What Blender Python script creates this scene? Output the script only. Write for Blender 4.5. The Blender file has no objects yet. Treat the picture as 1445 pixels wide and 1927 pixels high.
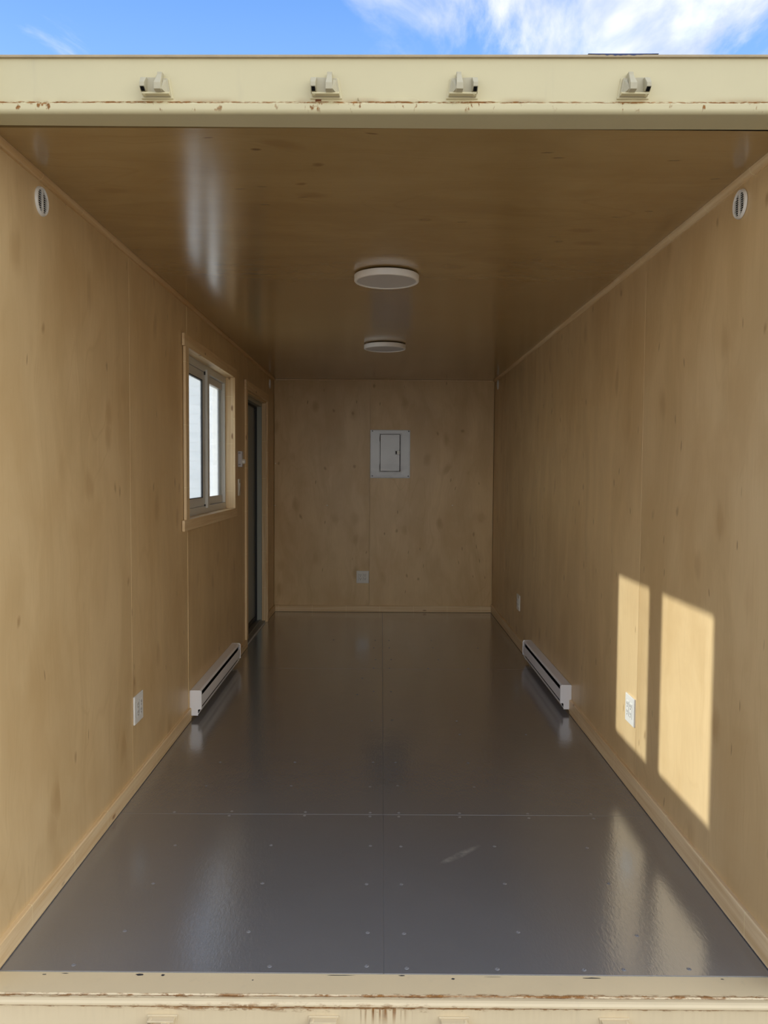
import bpy, bmesh, math, random
from mathutils import Vector, Matrix

SC = bpy.context.scene
COL = SC.collection
random.seed(7)
PI = math.pi

# ------------------------------------------------------------------ sizes
W = 1.1            # half width between the plywood faces
H = 2.331          # ceiling height
L = 5.829          # depth of the room

# ------------------------------------------------------------------ camera
cam_d = bpy.data.cameras.new('camera')
cam = bpy.data.objects.new('camera', cam_d)
COL.objects.link(cam)
SC.camera = cam
cam_d.sensor_fit = 'VERTICAL'
cam_d.sensor_height = 36.0
cam_d.lens = 1503.0 / 1927.0 * 36.0
cam_d.clip_start = 0.05
cam_d.clip_end = 500
YAW, PITCH, ROLL = 0.0031, -0.0493, 0.0066
fw = Vector((math.sin(YAW) * math.cos(PITCH), math.cos(YAW) * math.cos(PITCH), math.sin(PITCH)))
rt = Vector((math.cos(YAW), -math.sin(YAW), 0))
up = rt.cross(fw)
r2 = math.cos(ROLL) * rt + math.sin(ROLL) * up
u2 = -math.sin(ROLL) * rt + math.cos(ROLL) * up
cam.matrix_world = Matrix(((r2.x, u2.x, -fw.x, -0.0208), (r2.y, u2.y, -fw.y, -2.1783),
                           (r2.z, u2.z, -fw.z, 1.4059), (0, 0, 0, 1)))

# ------------------------------------------------------------------ node helper
class NT:
    def __init__(s, tree):
        s.t = tree
        s.n = tree.nodes
    def new(s, typ, **kw):
        nd = s.n.new(typ)
        for k, v in kw.items():
            setattr(nd, k, v)
        return nd
    def put(s, sock, v):
        if v is None:
            return
        if isinstance(v, bpy.types.NodeSocket):
            s.t.links.new(v, sock)
        else:
            if sock.type == 'RGBA' and len(v) == 3:
                v = (*v, 1)
            sock.default_value = v
    def math(s, op, a, b=None, c=None, clamp=False):
        nd = s.new('ShaderNodeMath', operation=op, use_clamp=clamp)
        for i, v in enumerate((a, b, c)):
            s.put(nd.inputs[i], v)
        return nd.outputs[0]
    def vmath(s, op, a, b=None):
        nd = s.new('ShaderNodeVectorMath', operation=op)
        s.put(nd.inputs[0], a)
        if b is not None:
            s.put(nd.inputs[1], b)
        return nd.outputs['Value'] if op in ('DOT_PRODUCT', 'LENGTH') else nd.outputs[0]
    def mix(s, f, a, b, blend='MIX'):
        nd = s.new('ShaderNodeMix', data_type='RGBA', blend_type=blend)
        s.put(nd.inputs[0], f); s.put(nd.inputs[6], a); s.put(nd.inputs[7], b)
        return nd.outputs[2]
    def step(s, v, lo, hi, a=0.0, b=1.0):
        nd = s.new('ShaderNodeMapRange', interpolation_type='SMOOTHSTEP')
        s.put(nd.inputs[0], v)
        for i, x in enumerate((lo, hi, a, b)):
            s.put(nd.inputs[i + 1], x)
        return nd.outputs[0]
    def noise(s, vec, scale=1.0, detail=3.0, rough=0.5, dist=0.0, color=False):
        nd = s.new('ShaderNodeTexNoise')
        s.put(nd.inputs['Vector'], vec)
        nd.inputs['Scale'].default_value = scale
        nd.inputs['Detail'].default_value = detail
        nd.inputs['Roughness'].default_value = rough
        nd.inputs['Distortion'].default_value = dist
        return nd.outputs['Color' if color else 'Fac']
    def mapping(s, vec, scale=(1, 1, 1), loc=(0, 0, 0), rot=(0, 0, 0)):
        nd = s.new('ShaderNodeMapping')
        s.put(nd.inputs['Vector'], vec)
        nd.inputs['Scale'].default_value = scale
        nd.inputs['Location'].default_value = loc
        nd.inputs['Rotation'].default_value = rot
        return nd.outputs[0]
    def sep(s, vec):
        nd = s.new('ShaderNodeSeparateXYZ')
        s.put(nd.inputs[0], vec)
        return nd.outputs
    def bump(s, h, strength=0.2, dist=0.002, normal=None):
        nd = s.new('ShaderNodeBump')
        nd.inputs['Strength'].default_value = strength
        nd.inputs['Distance'].default_value = dist
        s.put(nd.inputs['Height'], h)
        if normal is not None:
            s.put(nd.inputs['Normal'], normal)
        return nd.outputs[0]

# ------------------------------------------------------------------ sky
SUN_FROM = Vector((-1.0, 0.835, 0.461)).normalized()
world = bpy.data.worlds.new('sky')
SC.world = world
world.use_nodes = True
t = NT(world.node_tree)
t.n.clear()
tc = t.new('ShaderNodeTexCoord')
d = t.vmath('NORMALIZE', tc.outputs['Generated'])
sx, sy, sz = t.sep(d)
ramp = t.new('ShaderNodeValToRGB')
cr = ramp.color_ramp
cr.elements[0].position = 0.0; cr.elements[0].color = (1.35, 1.29, 1.17, 1)      # white haze band below the visible sky, added to light the interior
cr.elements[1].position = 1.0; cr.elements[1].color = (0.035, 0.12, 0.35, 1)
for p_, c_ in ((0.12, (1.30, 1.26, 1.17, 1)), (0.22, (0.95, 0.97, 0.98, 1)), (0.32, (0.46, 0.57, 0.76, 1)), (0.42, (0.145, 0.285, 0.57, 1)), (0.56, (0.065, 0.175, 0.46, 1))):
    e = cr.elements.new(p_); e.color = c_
t.put(ramp.inputs[0], sz)
zz = t.math('ADD', t.math('MAXIMUM', sz, 0.0), 0.12)
comb = t.new('ShaderNodeCombineXYZ')
t.put(comb.inputs[0], t.math('DIVIDE', sx, zz)); t.put(comb.inputs[1], t.math('DIVIDE', sy, zz))
pl = comb.outputs[0]
m1 = t.mapping(pl, scale=(2.2, 1.1, 1), rot=(0, 0, -0.6), loc=(6.22, 18.80, 0))
n1 = t.noise(m1, 1.6, 9, 0.58, 0.6)
n2 = t.noise(t.mapping(pl, loc=(9.0, 4.0, 2.0)), 0.45, 2, 0.5)
bank = t.math('MULTIPLY_ADD', t.vmath('DOT_PRODUCT', d, Vector((1.30, -0.60, 1.0))), 0.26, -0.02)
cov = t.math('ADD', t.math('MULTIPLY_ADD', n2, 0.25, n1), bank)
cmask = t.step(cov, 0.62, 0.86)
sunny = t.math('POWER', t.math('MAXIMUM', t.vmath('DOT_PRODUCT', d, SUN_FROM), 0.0), 90.0)
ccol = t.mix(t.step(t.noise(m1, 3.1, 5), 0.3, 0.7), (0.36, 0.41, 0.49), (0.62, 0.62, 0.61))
ccol = t.mix(1.0, ccol, t.step(cov, 0.80, 1.15, 1.0, 2.7), 'MULTIPLY')  # dense clouds, mostly out of view, brightened to add fill light
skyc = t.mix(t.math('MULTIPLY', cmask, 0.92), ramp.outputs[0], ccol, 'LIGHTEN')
glow = t.mix(sunny, (0, 0, 0), (6.0, 5.4, 4.4))
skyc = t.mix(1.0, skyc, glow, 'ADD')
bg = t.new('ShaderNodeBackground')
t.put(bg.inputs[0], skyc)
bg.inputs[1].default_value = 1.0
wo = t.new('ShaderNodeOutputWorld')
t.t.links.new(bg.outputs[0], wo.inputs[0])

# ------------------------------------------------------------------ sun
sun_d = bpy.data.lights.new('sun', 'SUN')
sun_d.energy = 4.0
sun_d.angle = math.radians(0.6)
sun_d.color = (1.0, 0.98, 0.95)
sun = bpy.data.objects.new('sun', sun_d)
COL.objects.link(sun)
sun.rotation_euler = SUN_FROM.to_track_quat('Z', 'Y').to_euler()
sun.location = SUN_FROM * 30

# ------------------------------------------------------------------ exposure
vs = SC.view_settings
vs.view_transform = 'Standard'
vs.look = 'None'
vs.gamma = 1.0
vs.use_curve_mapping = False
vs.exposure = 0.95

# ------------------------------------------------------------------ materials
def new_mat(name):
    m = bpy.data.materials.new(name)
    m.use_nodes = True
    t = NT(m.node_tree)
    b = t.n['Principled BSDF']
    return m, t, b

def flat(name, col, rough=0.5, metal=0.0, spec=0.5, bump=None, mottle=0.0, coat=0.0):
    m, t, b = new_mat(name)
    tc = t.new('ShaderNodeTexCoord').outputs['Object']
    if mottle:
        n = t.noise(tc, 14, 5, 0.6)
        c = t.mix(n, tuple(x * (1 - mottle) for x in col), tuple(min(1, x * (1 + mottle)) for x in col))
        t.put(b.inputs['Base Color'], c)
    else:
        b.inputs['Base Color'].default_value = (*col, 1)
    b.inputs['Roughness'].default_value = rough
    b.inputs['Metallic'].default_value = metal
    b.inputs['Specular IOR Level'].default_value = spec
    b.inputs['Coat Weight'].default_value = coat
    if bump:
        t.put(b.inputs['Normal'], t.bump(t.noise(tc, bump[0], 3), bump[1], bump[2] if len(bump) > 2 else 0.001))
    return m

def wood_vec(t):
    tc = t.new('ShaderNodeTexCoord').outputs['Object']
    oi = t.new('ShaderNodeObjectInfo').outputs['Random']
    off = t.math('MULTIPLY', oi, 37.0)
    cb = t.new('ShaderNodeCombineXYZ')
    for i in range(3):
        t.put(cb.inputs[i], off)
    return t.vmath('ADD', tc, cb.outputs[0]), oi

def plywood(name, axis, across, base, rough, spec=0.5, coat=0.0):
    """rotary cut maple veneer on a flat sheet: axis = grain direction, across = the other in-plane axis"""
    m, t, b = new_mat(name)
    v, oi = wood_vec(t)
    comp = t.sep(v)
    cb = t.new('ShaderNodeCombineXYZ')
    t.put(cb.inputs[0], comp[across]); t.put(cb.inputs[1], comp[axis])
    p = cb.outputs[0]                                   # x across the grain, y along it
    def nz(sx_, sy_, detail=3, rough_=0.55, dist=0.0, loc=(0, 0, 0), src=None):
        return t.noise(t.mapping(src or p, (sx_, sy_, 1), loc=loc), 1.0, detail, rough_, dist)
    warp = t.noise(t.mapping(p, (1.6, 1.1, 1)), 1.0, 3, 0.55, 0.0, True)
    wv = t.vmath('ADD', p, t.vmath('MULTIPLY', t.vmath('SUBTRACT', warp, Vector((.5, .5, .5))), Vector((0.26, 0.26, 0))))
    fig = nz(4.2, 1.0, 5, 0.6, 0.9, src=wv)
    blot = nz(2.6, 1.9, 4, 0.6, 0.3)
    fine = nz(95, 3.0, 3, 0.6, src=wv)
    dark = tuple(x * y for x, y in zip(base, (0.74, 0.66, 0.54)))
    light = tuple(min(1, x * y) for x, y in zip(base, (1.12, 1.13, 1.16)))
    c = t.mix(t.step(fig, 0.30, 0.70), dark, light)
    c = t.mix(0.62, c, base)
    c = t.mix(t.step(blot, 0.42, 0.72, 0, 0.42), c, tuple(x * y for x, y in zip(base, (0.80, 0.71, 0.58))))
    c = t.mix(t.step(fine, 0.48, 0.8, 0, 0.24), c, dark)
    # cathedral lines in patches
    rings = t.math('PINGPONG', t.math('MULTIPLY', nz(1.9, 0.55, 2, 0.45, src=wv), 17.0), 0.5)
    cat = t.math('MULTIPLY', t.step(rings, 0.0, 0.10, 1, 0), t.step(nz(1.3, 0.9, 2, 0.5, loc=(3, 8, 0)), 0.50, 0.68))
    c = t.mix(t.math('MULTIPLY', cat, 0.26), c, dark)
    def vor(sx_, sy_, loc, src):
        vo = t.new('ShaderNodeTexVoronoi', voronoi_dimensions='2D')
        t.put(vo.inputs['Vector'], t.mapping(src, (sx_, sy_, 1), loc=loc))
        vo.inputs['Scale'].default_value = 1.0
        return vo.outputs['Distance'], t.sep(vo.outputs['Color'])
    # flame smudges
    di, rc = vor(5.2, 3.0, (0, 0, 0), wv)
    di = t.math('ADD', di, t.math('MULTIPLY', nz(22, 9, 4, 0.65), 0.22))
    sm = t.math('MULTIPLY', t.step(di, 0.16, 0.36, 1, 0), t.step(rc[0], 0.70, 0.95))
    c = t.mix(t.math('MULTIPLY', sm, 0.42), c, tuple(x * y for x, y in zip(base, (0.58, 0.45, 0.31))))
    # pin knots with a dark heart
    di2, rc2 = vor(3.3, 2.1, (5, 3, 0), wv)
    di2 = t.math('ADD', di2, t.math('MULTIPLY', nz(60, 30, 2), 0.05))
    kn = t.math('MULTIPLY', t.step(di2, 0.035, 0.085, 1, 0), t.step(rc2[1], 0.66, 0.70))
    c = t.mix(t.math('MULTIPLY', kn, 0.55), c, tuple(x * y for x, y in zip(base, (0.42, 0.30, 0.20))))
    # bark pockets: short dark dashes along the grain
    di3, rc3 = vor(26.0, 5.5, (1, 7, 0), wv)
    ds = t.math('MULTIPLY', t.step(di3, 0.05, 0.13, 1, 0), t.step(rc3[2], 0.965, 0.975))
    c = t.mix(t.math('MULTIPLY', ds, 0.70), c, tuple(x * y for x, y in zip(base, (0.33, 0.23, 0.15))))
    tone = t.math('MULTIPLY_ADD', oi, 0.08, 0.96)
    hs = t.new('ShaderNodeHueSaturation')
    t.put(hs.inputs['Value'], tone); t.put(hs.inputs['Color'], c)
    t.put(b.inputs['Base Color'], hs.outputs[0])
    t.put(b.inputs['Roughness'], t.math('MULTIPLY_ADD', blot, 0.10, rough - 0.05))
    b.inputs['Specular IOR Level'].default_value = spec
    h = t.math('ADD', t.math('MULTIPLY', fine, 0.5), nz(9, 3, 2))
    nb = t.bump(h, 0.06, 0.003)
    t.put(b.inputs['Normal'], nb)
    if coat:
        b.inputs['Coat Weight'].default_value = coat
        b.inputs['Coat Roughness'].default_value = rough * 0.8
        t.put(b.inputs['Coat Normal'], nb)
    return m

def pine(name, axis, base, rough=0.45):
    m, t, b = new_mat(name)
    v, oi = wood_vec(t)
    def sc(a, c):
        s = [a, a, a]; s[axis] = c
        return tuple(s)
    g = t.noise(t.mapping(v, sc(45, 1.2)), 1.0, 4, 0.55, 0.8)
    c = t.mix(t.step(g, 0.30, 0.72), tuple(x * y for x, y in zip(base, (0.84, 0.74, 0.60))), base)
    vo = t.new('ShaderNodeTexVoronoi')
    t.put(vo.inputs['Vector'], t.mapping(v, sc(11, 4.5)))
    vo.inputs['Scale'].default_value = 1.0
    rnd = t.sep(vo.outputs['Color'])[0]
    kn = t.math('MULTIPLY', t.step(vo.outputs['Distance'], 0.05, 0.14, 1, 0), t.step(rnd, 0.42, 0.46))
    c = t.mix(t.math('MULTIPLY', kn, 0.85), c, tuple(x * y for x, y in zip(base, (0.34, 0.20, 0.11))))
    # finger joints where the boards were glued end to end
    ax = t.sep(v)[axis]
    fj = t.math('PINGPONG', ax, 0.17)
    jl = t.step(fj, 0.0, 0.0022, 1, 0)
    c = t.mix(t.math('MULTIPLY', jl, 0.75), c, tuple(min(1, x * 1.3) for x in base))
    t.put(b.inputs['Base Color'], c)
    b.inputs['Roughness'].default_value = rough
    t.put(b.inputs['Normal'], t.bump(g, 0.08, 0.002))
    return m

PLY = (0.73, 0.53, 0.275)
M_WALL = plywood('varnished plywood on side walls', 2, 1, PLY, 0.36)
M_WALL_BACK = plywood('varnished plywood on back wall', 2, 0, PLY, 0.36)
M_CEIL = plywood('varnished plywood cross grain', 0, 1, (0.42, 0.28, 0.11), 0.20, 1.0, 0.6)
PINE = (0.86, 0.67, 0.41)
M_PINE_X = pine('pine along the back', 0, PINE)
M_PINE_Y = pine('pine along the side', 1, PINE)
M_PINE_Z = pine('pine upright', 2, PINE)
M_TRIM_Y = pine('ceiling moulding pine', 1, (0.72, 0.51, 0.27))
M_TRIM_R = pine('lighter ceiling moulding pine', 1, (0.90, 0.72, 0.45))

# floor paint: grey deck enamel, brushed, glossy
M_FLOOR, t, b = new_mat('grey deck paint')
tc = t.new('ShaderNodeTexCoord').outputs['Object']
geo = t.new('ShaderNodeNewGeometry').outputs['Position']
fn = t.noise(geo, 3.0, 5, 0.6)
c = t.mix(fn, (0.150, 0.150, 0.156), (0.176, 0.176, 0.183))
sc1 = t.noise(t.mapping(geo, (1.2, 9, 1), rot=(0, 0, 0.25)), 1.0, 6, 0.65)
scuff = t.step(sc1, 0.62, 0.80, 0, 0.35)
deep = t.step(t.sep(geo)[1], 4.6, 5.2)
c = t.mix(t.math('MULTIPLY', scuff, deep), c, (0.02, 0.02, 0.02))
# one pale rubbed streak on the second sheet
gx, gy, gz = t.sep(t.mapping(t.vmath('SUBTRACT', geo, Vector((0.275, 0.70, 0))), (1, 1, 1), rot=(0, 0, -0.75)))
sd = t.math('ADD', t.math('POWER', t.math('DIVIDE', gx, 0.13), 2.0), t.math('POWER', t.math('DIVIDE', gy, 0.022), 2.0))
sd = t.math('MULTIPLY', t.step(sd, 0.0, 1.0, 1, 0), t.step(t.noise(t.mapping(geo, (14, 14, 1)), 1.0, 4, 0.6), 0.35, 0.75))
c = t.mix(t.math('MULTIPLY', sd, 0.75), c, (0.46, 0.45, 0.43))
t.put(b.inputs['Base Color'], c)
t.put(b.inputs['Roughness'], t.math('MULTIPLY_ADD', fn, 0.10, 0.14))
w1 = t.noise(t.mapping(geo, (105, 34, 1), rot=(0, 0, 0.18)), 1.0, 3, 0.6, 0.3)
w2 = t.noise(geo, 240, 2, 0.5)
w3 = t.noise(geo, 5, 2, 0.5)
hh = t.math('ADD', t.math('MULTIPLY', w1, 0.42), t.math('ADD', t.math('MULTIPLY', w2, 0.14), t.math('MULTIPLY', w3, 0.7)))
nb = t.bump(hh, 0.24, 0.004)
t.put(b.inputs['Normal'], nb); t.put(b.inputs['Coat Normal'], nb)
b.inputs['Specular IOR Level'].default_value = 0.5
b.inputs['Coat Weight'].default_value = 1.0
b.inputs['Coat IOR'].default_value = 1.85
b.inputs['Coat Roughness'].default_value = 0.12
M_SEAM = flat('dried paint in the joints', (0.14, 0.14, 0.145), 0.35)

# cream container paint with rust
CREAM = (0.62, 0.545, 0.32)
def cream(name, rust_fn=None, chips=False, CREAM=CREAM):
    m, t, b = new_mat(name)
    tc = t.new('ShaderNodeTexCoord').outputs['Object']
    n = t.noise(tc, 5, 5, 0.6)
    c = t.mix(n, tuple(x * 0.93 for x in CREAM), tuple(min(1, x * 1.05) for x in CREAM))
    grime = t.step(t.noise(t.mapping(tc, (22, 22, 2.5)), 1.0, 4, 0.6), 0.60, 0.85, 0, 0.22)
    c = t.mix(grime, c, (0.36, 0.32, 0.24))
    if chips:
        sp = t.step(t.noise(t.mapping(tc, (9, 30, 9)), 1.0, 6, 0.7), 0.715, 0.735)
        c = t.mix(t.math('MULTIPLY', sp, 0.85), c, (0.06, 0.06, 0.07))
    r = None
    if rust_fn:
        r = rust_fn(t, tc)
        rc = t.mix(t.noise(tc, 120, 3, 0.6), (0.060, 0.022, 0.006), (0.46, 0.20, 0.04))
        c = t.mix(r, c, rc)
        t.put(b.inputs['Roughness'], t.math('MULTIPLY_ADD', r, 0.4, 0.42))
    else:
        b.inputs['Roughness'].default_value = 0.42
    t.put(b.inputs['Base Color'], c)
    t.put(b.inputs['Normal'], t.bump(t.noise(tc, 35, 3), 0.10, 0.003))
    return m

def rust_header(t, tc):
    x, y, z = t.sep(tc)
    zz = z
    # bleeding of the weld line, patchy along the beam
    patch = t.step(t.noise(t.mapping(tc, (2.6, 0, 0), loc=(1.3, 0, 0)), 1.0, 3, 0.6), 0.34, 0.52)
    wig = t.math('MULTIPLY_ADD', t.noise(t.mapping(tc, (30, 0, 0)), 1.0, 3), 0.005, -0.0025)
    dz = t.math('ABSOLUTE', t.math('ADD', t.math('SUBTRACT', zz, 0.0275), wig))
    band = t.math('MULTIPLY', t.step(dz, 0.0012, 0.0050, 1, 0), t.step(t.noise(t.mapping(tc, (48, 60, 140)), 1.0, 4, 0.7), 0.38, 0.56))
    band = t.math('MULTIPLY', band, t.math('MULTIPLY_ADD', patch, 0.80, 0.30), None, True)
    up_ = t.math('MULTIPLY', t.step(t.math('SUBTRACT', zz, 0.0275), 0.0, 0.020, 0.42, 0), t.step(zz, 0.026, 0.028))
    up_ = t.math('MULTIPLY', up_, t.step(t.noise(t.mapping(tc, (5, 0, 0), loc=(4, 0, 0)), 1.0, 3), 0.46, 0.60))
    drip = t.step(t.noise(t.mapping(tc, (46, 20, 26)), 1.0, 3, 0.6), 0.60, 0.68)
    drip = t.math('MULTIPLY', drip, t.math('MULTIPLY', t.step(zz, 0.027, 0.029, 1, 0), t.step(zz, 0.000, 0.012)))
    drip = t.math('MULTIPLY', drip, t.math('MULTIPLY_ADD', patch, 0.9, 0.12), None, True)
    return t.math('MAXIMUM', band, t.math('MAXIMUM', up_, drip))

def rust_sill(t, tc):
    x, y, z = t.sep(tc)
    wig = t.math('MULTIPLY_ADD', t.noise(t.mapping(tc, (18, 0, 0)), 1.0, 4), 0.007, -0.0035)
    br_ = t.noise(t.mapping(tc, (30, 90, 90)), 1.0, 5, 0.7)
    br2 = t.noise(t.mapping(tc, (3.2, 0, 0), loc=(7, 0, 0)), 1.0, 2, 0.5)
    d1 = t.math('ABSOLUTE', t.math('ADD', t.math('ADD', y, 0.091), wig))
    a = t.math('MULTIPLY', t.step(d1, 0.0006, 0.0030, 0.85, 0), t.step(br_, 0.30, 0.50))
    a2 = t.math('MULTIPLY', t.step(d1, 0.001, 0.011, 1, 0), t.step(t.math('MULTIPLY_ADD', br2, 0.30, br_), 0.64, 0.74))
    a = t.math('MAXIMUM', a, a2)
    mid = t.step(t.math('ABSOLUTE', t.math('ADD', x, 0.18)), 0.15, 0.75, 1, 0)
    d2 = t.math('ABSOLUTE', t.math('ADD', t.math('ADD', z, 0.0245), t.math('MULTIPLY', wig, 0.5)))
    d2 = t.math('DIVIDE', d2, t.math('MULTIPLY_ADD', mid, 0.0055, 0.0035))
    bnd = t.math('MULTIPLY', t.step(d2, 0.3, 1.0, 1, 0), t.step(br_, 0.28, 0.52))
    b2 = t.math('MULTIPLY', t.step(d2, 0.3, 2.2, 1, 0), t.step(t.math('MULTIPLY_ADD', br2, 0.25, br_), 0.62, 0.72))
    bnd = t.math('MAXIMUM', bnd, b2)
    dr = t.math('MULTIPLY', t.step(t.noise(t.mapping(tc, (70, 0, 3)), 1.0, 2), 0.48, 0.60), t.step(z, -0.09, -0.026, 0, 1))
    dr = t.math('MULTIPLY', dr, t.math('MULTIPLY', t.step(z, -0.022, -0.024, 0, 1), t.step(t.math('ABSOLUTE', t.math('ADD', x, 0.015)), 0.02, 0.10, 1, 0.04)))
    return t.math('MAXIMUM', a, t.math('MAXIMUM', bnd, dr))

M_HEAD = cream('cream paint with rusty weld', rust_header)
M_SILL = cream('cream paint with rusty edges', rust_sill, True, (0.74, 0.60, 0.375))
M_CREAM = cream('cream paint')
M_CREAM_WARM = cream('warmer cream paint', None, False, (0.70, 0.57, 0.36))
M_LUG = flat('weathered grey cream paint', (0.47, 0.42, 0.28), 0.5, mottle=0.15, bump=(60, 0.2))
M_BLUEPAINT = flat('old blue paint', (0.015, 0.03, 0.12), 0.5)
M_DARK = flat('black recess shade', (0.006, 0.006, 0.006), 0.8, spec=0.1)  # flat black standing in for the shade inside gaps and openings
M_RUST = flat('rust', (0.16, 0.05, 0.012), 0.9, mottle=0.5, bump=(200, 0.4))

M_WHITE = flat('white plastic', (0.80, 0.78, 0.72), 0.35)
M_VINYL = flat('white vinyl', (0.66, 0.65, 0.61), 0.35)
M_HEATER = flat('white enamelled steel', (0.88, 0.87, 0.88), 0.35, bump=(600, 0.05))
M_LAMP = flat('white lamp rim', (0.93, 0.91, 0.86), 0.4)
M_DIFF = flat('frosted diffuser', (0.60, 0.59, 0.59), 0.45)
M_PANEL = flat('grey enamelled steel', (0.185, 0.185, 0.19), 0.24, metal=0.4, bump=(4.0, 0.6, 0.010))
M_DOOR = flat('grey green steel door', (0.21, 0.215, 0.19), 0.30, mottle=0.06)
M_DOORFR = flat('grey green door frame', (0.36, 0.39, 0.35), 0.38)
M_ALU = flat('dull aluminium', (0.32, 0.31, 0.29), 0.4, metal=0.8)
M_GASKET = flat('black gasket', (0.012, 0.012, 0.013), 0.5)
M_SCREW = flat('painted screw head', (0.205, 0.205, 0.215), 0.18)
M_STEEL = flat('zinc screw', (0.45, 0.43, 0.40), 0.35, metal=0.9)
M_SLOT = flat('socket slot', (0.03, 0.03, 0.03), 0.6)
M_SHELL = flat('cream container side', (0.72, 0.60, 0.36), 0.5, mottle=0.06)
M_STUD = flat('framing lumber', (0.50, 0.37, 0.20), 0.7)

def glass(name, film):
    m, t, b = new_mat(name)
    t.n.remove(b)
    tr = t.new('ShaderNodeBsdfTransparent'); tr.inputs[0].default_value = (0.94, 0.97, 0.97, 1)
    # milky film, added to whiten the panes and brighten their floor reflection
    tc = t.new('ShaderNodeTexCoord').outputs['Object']
    rip = t.noise(t.mapping(tc, (1.5, 1, 26)), 1.0, 4, 0.6, 0.5)
    tl = t.new('ShaderNodeBsdfTranslucent')
    t.put(tl.inputs[0], t.mix(rip, (0.80, 0.86, 0.88), (0.96, 0.98, 0.98)))
    m0 = t.new('ShaderNodeMixShader')
    t.put(m0.inputs[0], t.math('MULTIPLY', t.math('MULTIPLY_ADD', rip, 0.5, 0.75), film))
    t.put(m0.inputs[1], tr.outputs[0]); t.put(m0.inputs[2], tl.outputs[0])
    gl = t.new('ShaderNodeBsdfGlossy'); gl.inputs['Roughness'].default_value = 0.0
    lw = t.new('ShaderNodeLayerWeight'); lw.inputs[0].default_value = 0.5
    mx = t.new('ShaderNodeMixShader')
    t.put(mx.inputs[0], t.math('MULTIPLY_ADD', t.math('POWER', lw.outputs['Facing'], 5.0), 0.6, 0.03))
    t.put(mx.inputs[1], m0.outputs[0]); t.put(mx.inputs[2], gl.outputs[0])
    t.t.links.new(mx.outputs[0], t.n['Material Output'].inputs[0])
    return m
M_GLASS_A = glass('window glass with thin added film', 0.16)
M_GLASS_B = glass('window glass with milky added film', 0.23)

M_GROUND, t, b = new_mat('gravel yard')
tc = t.new('ShaderNodeTexCoord').outputs['Object']
n = t.noise(tc, 0.6, 6, 0.6); n2_ = t.noise(tc, 18, 4, 0.7)
c = t.mix(n, (0.24, 0.22, 0.20), (0.34, 0.32, 0.29))
c = t.mix(t.step(n2_, 0.4, 0.7), c, (0.17, 0.16, 0.15))
t.put(b.inputs['Base Color'], c)
b.inputs['Roughness'].default_value = 0.9
t.put(b.inputs['Normal'], t.bump(n2_, 0.5, 0.02))
M_SIDING = flat('white ribbed siding', (0.44, 0.48, 0.52), 0.5, mottle=0.02)
M_ROOF = flat('pale metal roof', (0.55, 0.57, 0.60), 0.4)

# ------------------------------------------------------------------ mesh helpers
def bm_box(bm, x0, x1, y0, y1, z0, z1):
    vs_ = [bm.verts.new(p) for p in ((x0, y0, z0), (x1, y0, z0), (x1, y1, z0), (x0, y1, z0),
                                     (x0, y0, z1), (x1, y0, z1), (x1, y1, z1), (x0, y1, z1))]
    for f in ((0, 3, 2, 1), (4, 5, 6, 7), (0, 1, 5, 4), (1, 2, 6, 5), (2, 3, 7, 6), (3, 0, 4, 7)):
        bm.faces.new([vs_[i] for i in f])
    return vs_

def bm_prism(bm, prof, axis, a0, a1):
    """extrude a 2-D outline along an axis; prof points are the other two coordinates in x,y,z order"""
    def put(p, a):
        q = list(p); q.insert(axis, a)
        return q
    A = [bm.verts.new(put(p, a0)) for p in prof]
    B = [bm.verts.new(put(p, a1)) for p in prof]
    n = len(prof)
    bm.faces.new(A); bm.faces.new(B[::-1])
    for i in range(n):
        bm.faces.new((A[i], B[i], B[(i + 1) % n], A[(i + 1) % n]))
    return A, B

def bm_lathe(bm, prof, axis='z', seg=48, c=(0, 0, 0)):
    """prof: (radius, height) list, closed with caps where radius is 0"""
    rings = []
    for r, h in prof:
        if r < 1e-6:
            p = (0, 0, h)
            ring = [p]
        else:
            ring = [(r * math.cos(2 * PI * i / seg), r * math.sin(2 * PI * i / seg), h) for i in range(seg)]
        if axis == 'y':
            ring = [(x, z, y) for x, y, z in ring]
        rings.append([bm.verts.new((p[0] + c[0], p[1] + c[1], p[2] + c[2])) for p in ring])
    for a, b_ in zip(rings, rings[1:]):
        if len(a) == 1 and len(b_) == 1:
            continue
        for i in range(seg):
            j = (i + 1) % seg
            if len(a) == 1:
                bm.faces.new((a[0], b_[i], b_[j]))
            elif len(b_) == 1:
                bm.faces.new((a[i], a[j], b_[0]))
            else:
                bm.faces.new((a[i], a[j], b_[j], b_[i]))

def obj(name, bm, mat, parent=None, bevel=0.0, smooth=False, loc=None, seg=2):
    bmesh.ops.recalc_face_normals(bm, faces=bm.faces)
    me = bpy.data.meshes.new(name)
    bm.to_mesh(me); bm.free()
    me.materials.append(mat)
    if smooth:
        for p in me.polygons:
            p.use_smooth = True
    o = bpy.data.objects.new(name, me)
    COL.objects.link(o)
    if parent:
        o.parent = parent
    if loc:
        o.location = loc
    if bevel:
        md = o.modifiers.new('bevel', 'BEVEL')
        md.width = bevel; md.segments = seg; md.limit_method = 'ANGLE'; md.angle_limit = math.radians(40)
    if smooth:
        me.set_sharp_from_angle(angle=math.radians(40))
    return o

def box(name, x0, x1, y0, y1, z0, z1, mat, parent=None, bevel=0.0):
    bm = bmesh.new()
    bm_box(bm, min(x0, x1), max(x0, x1), min(y0, y1), max(y0, y1), min(z0, z1), max(z0, z1))
    return obj(name, bm, mat, parent, bevel)

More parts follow.
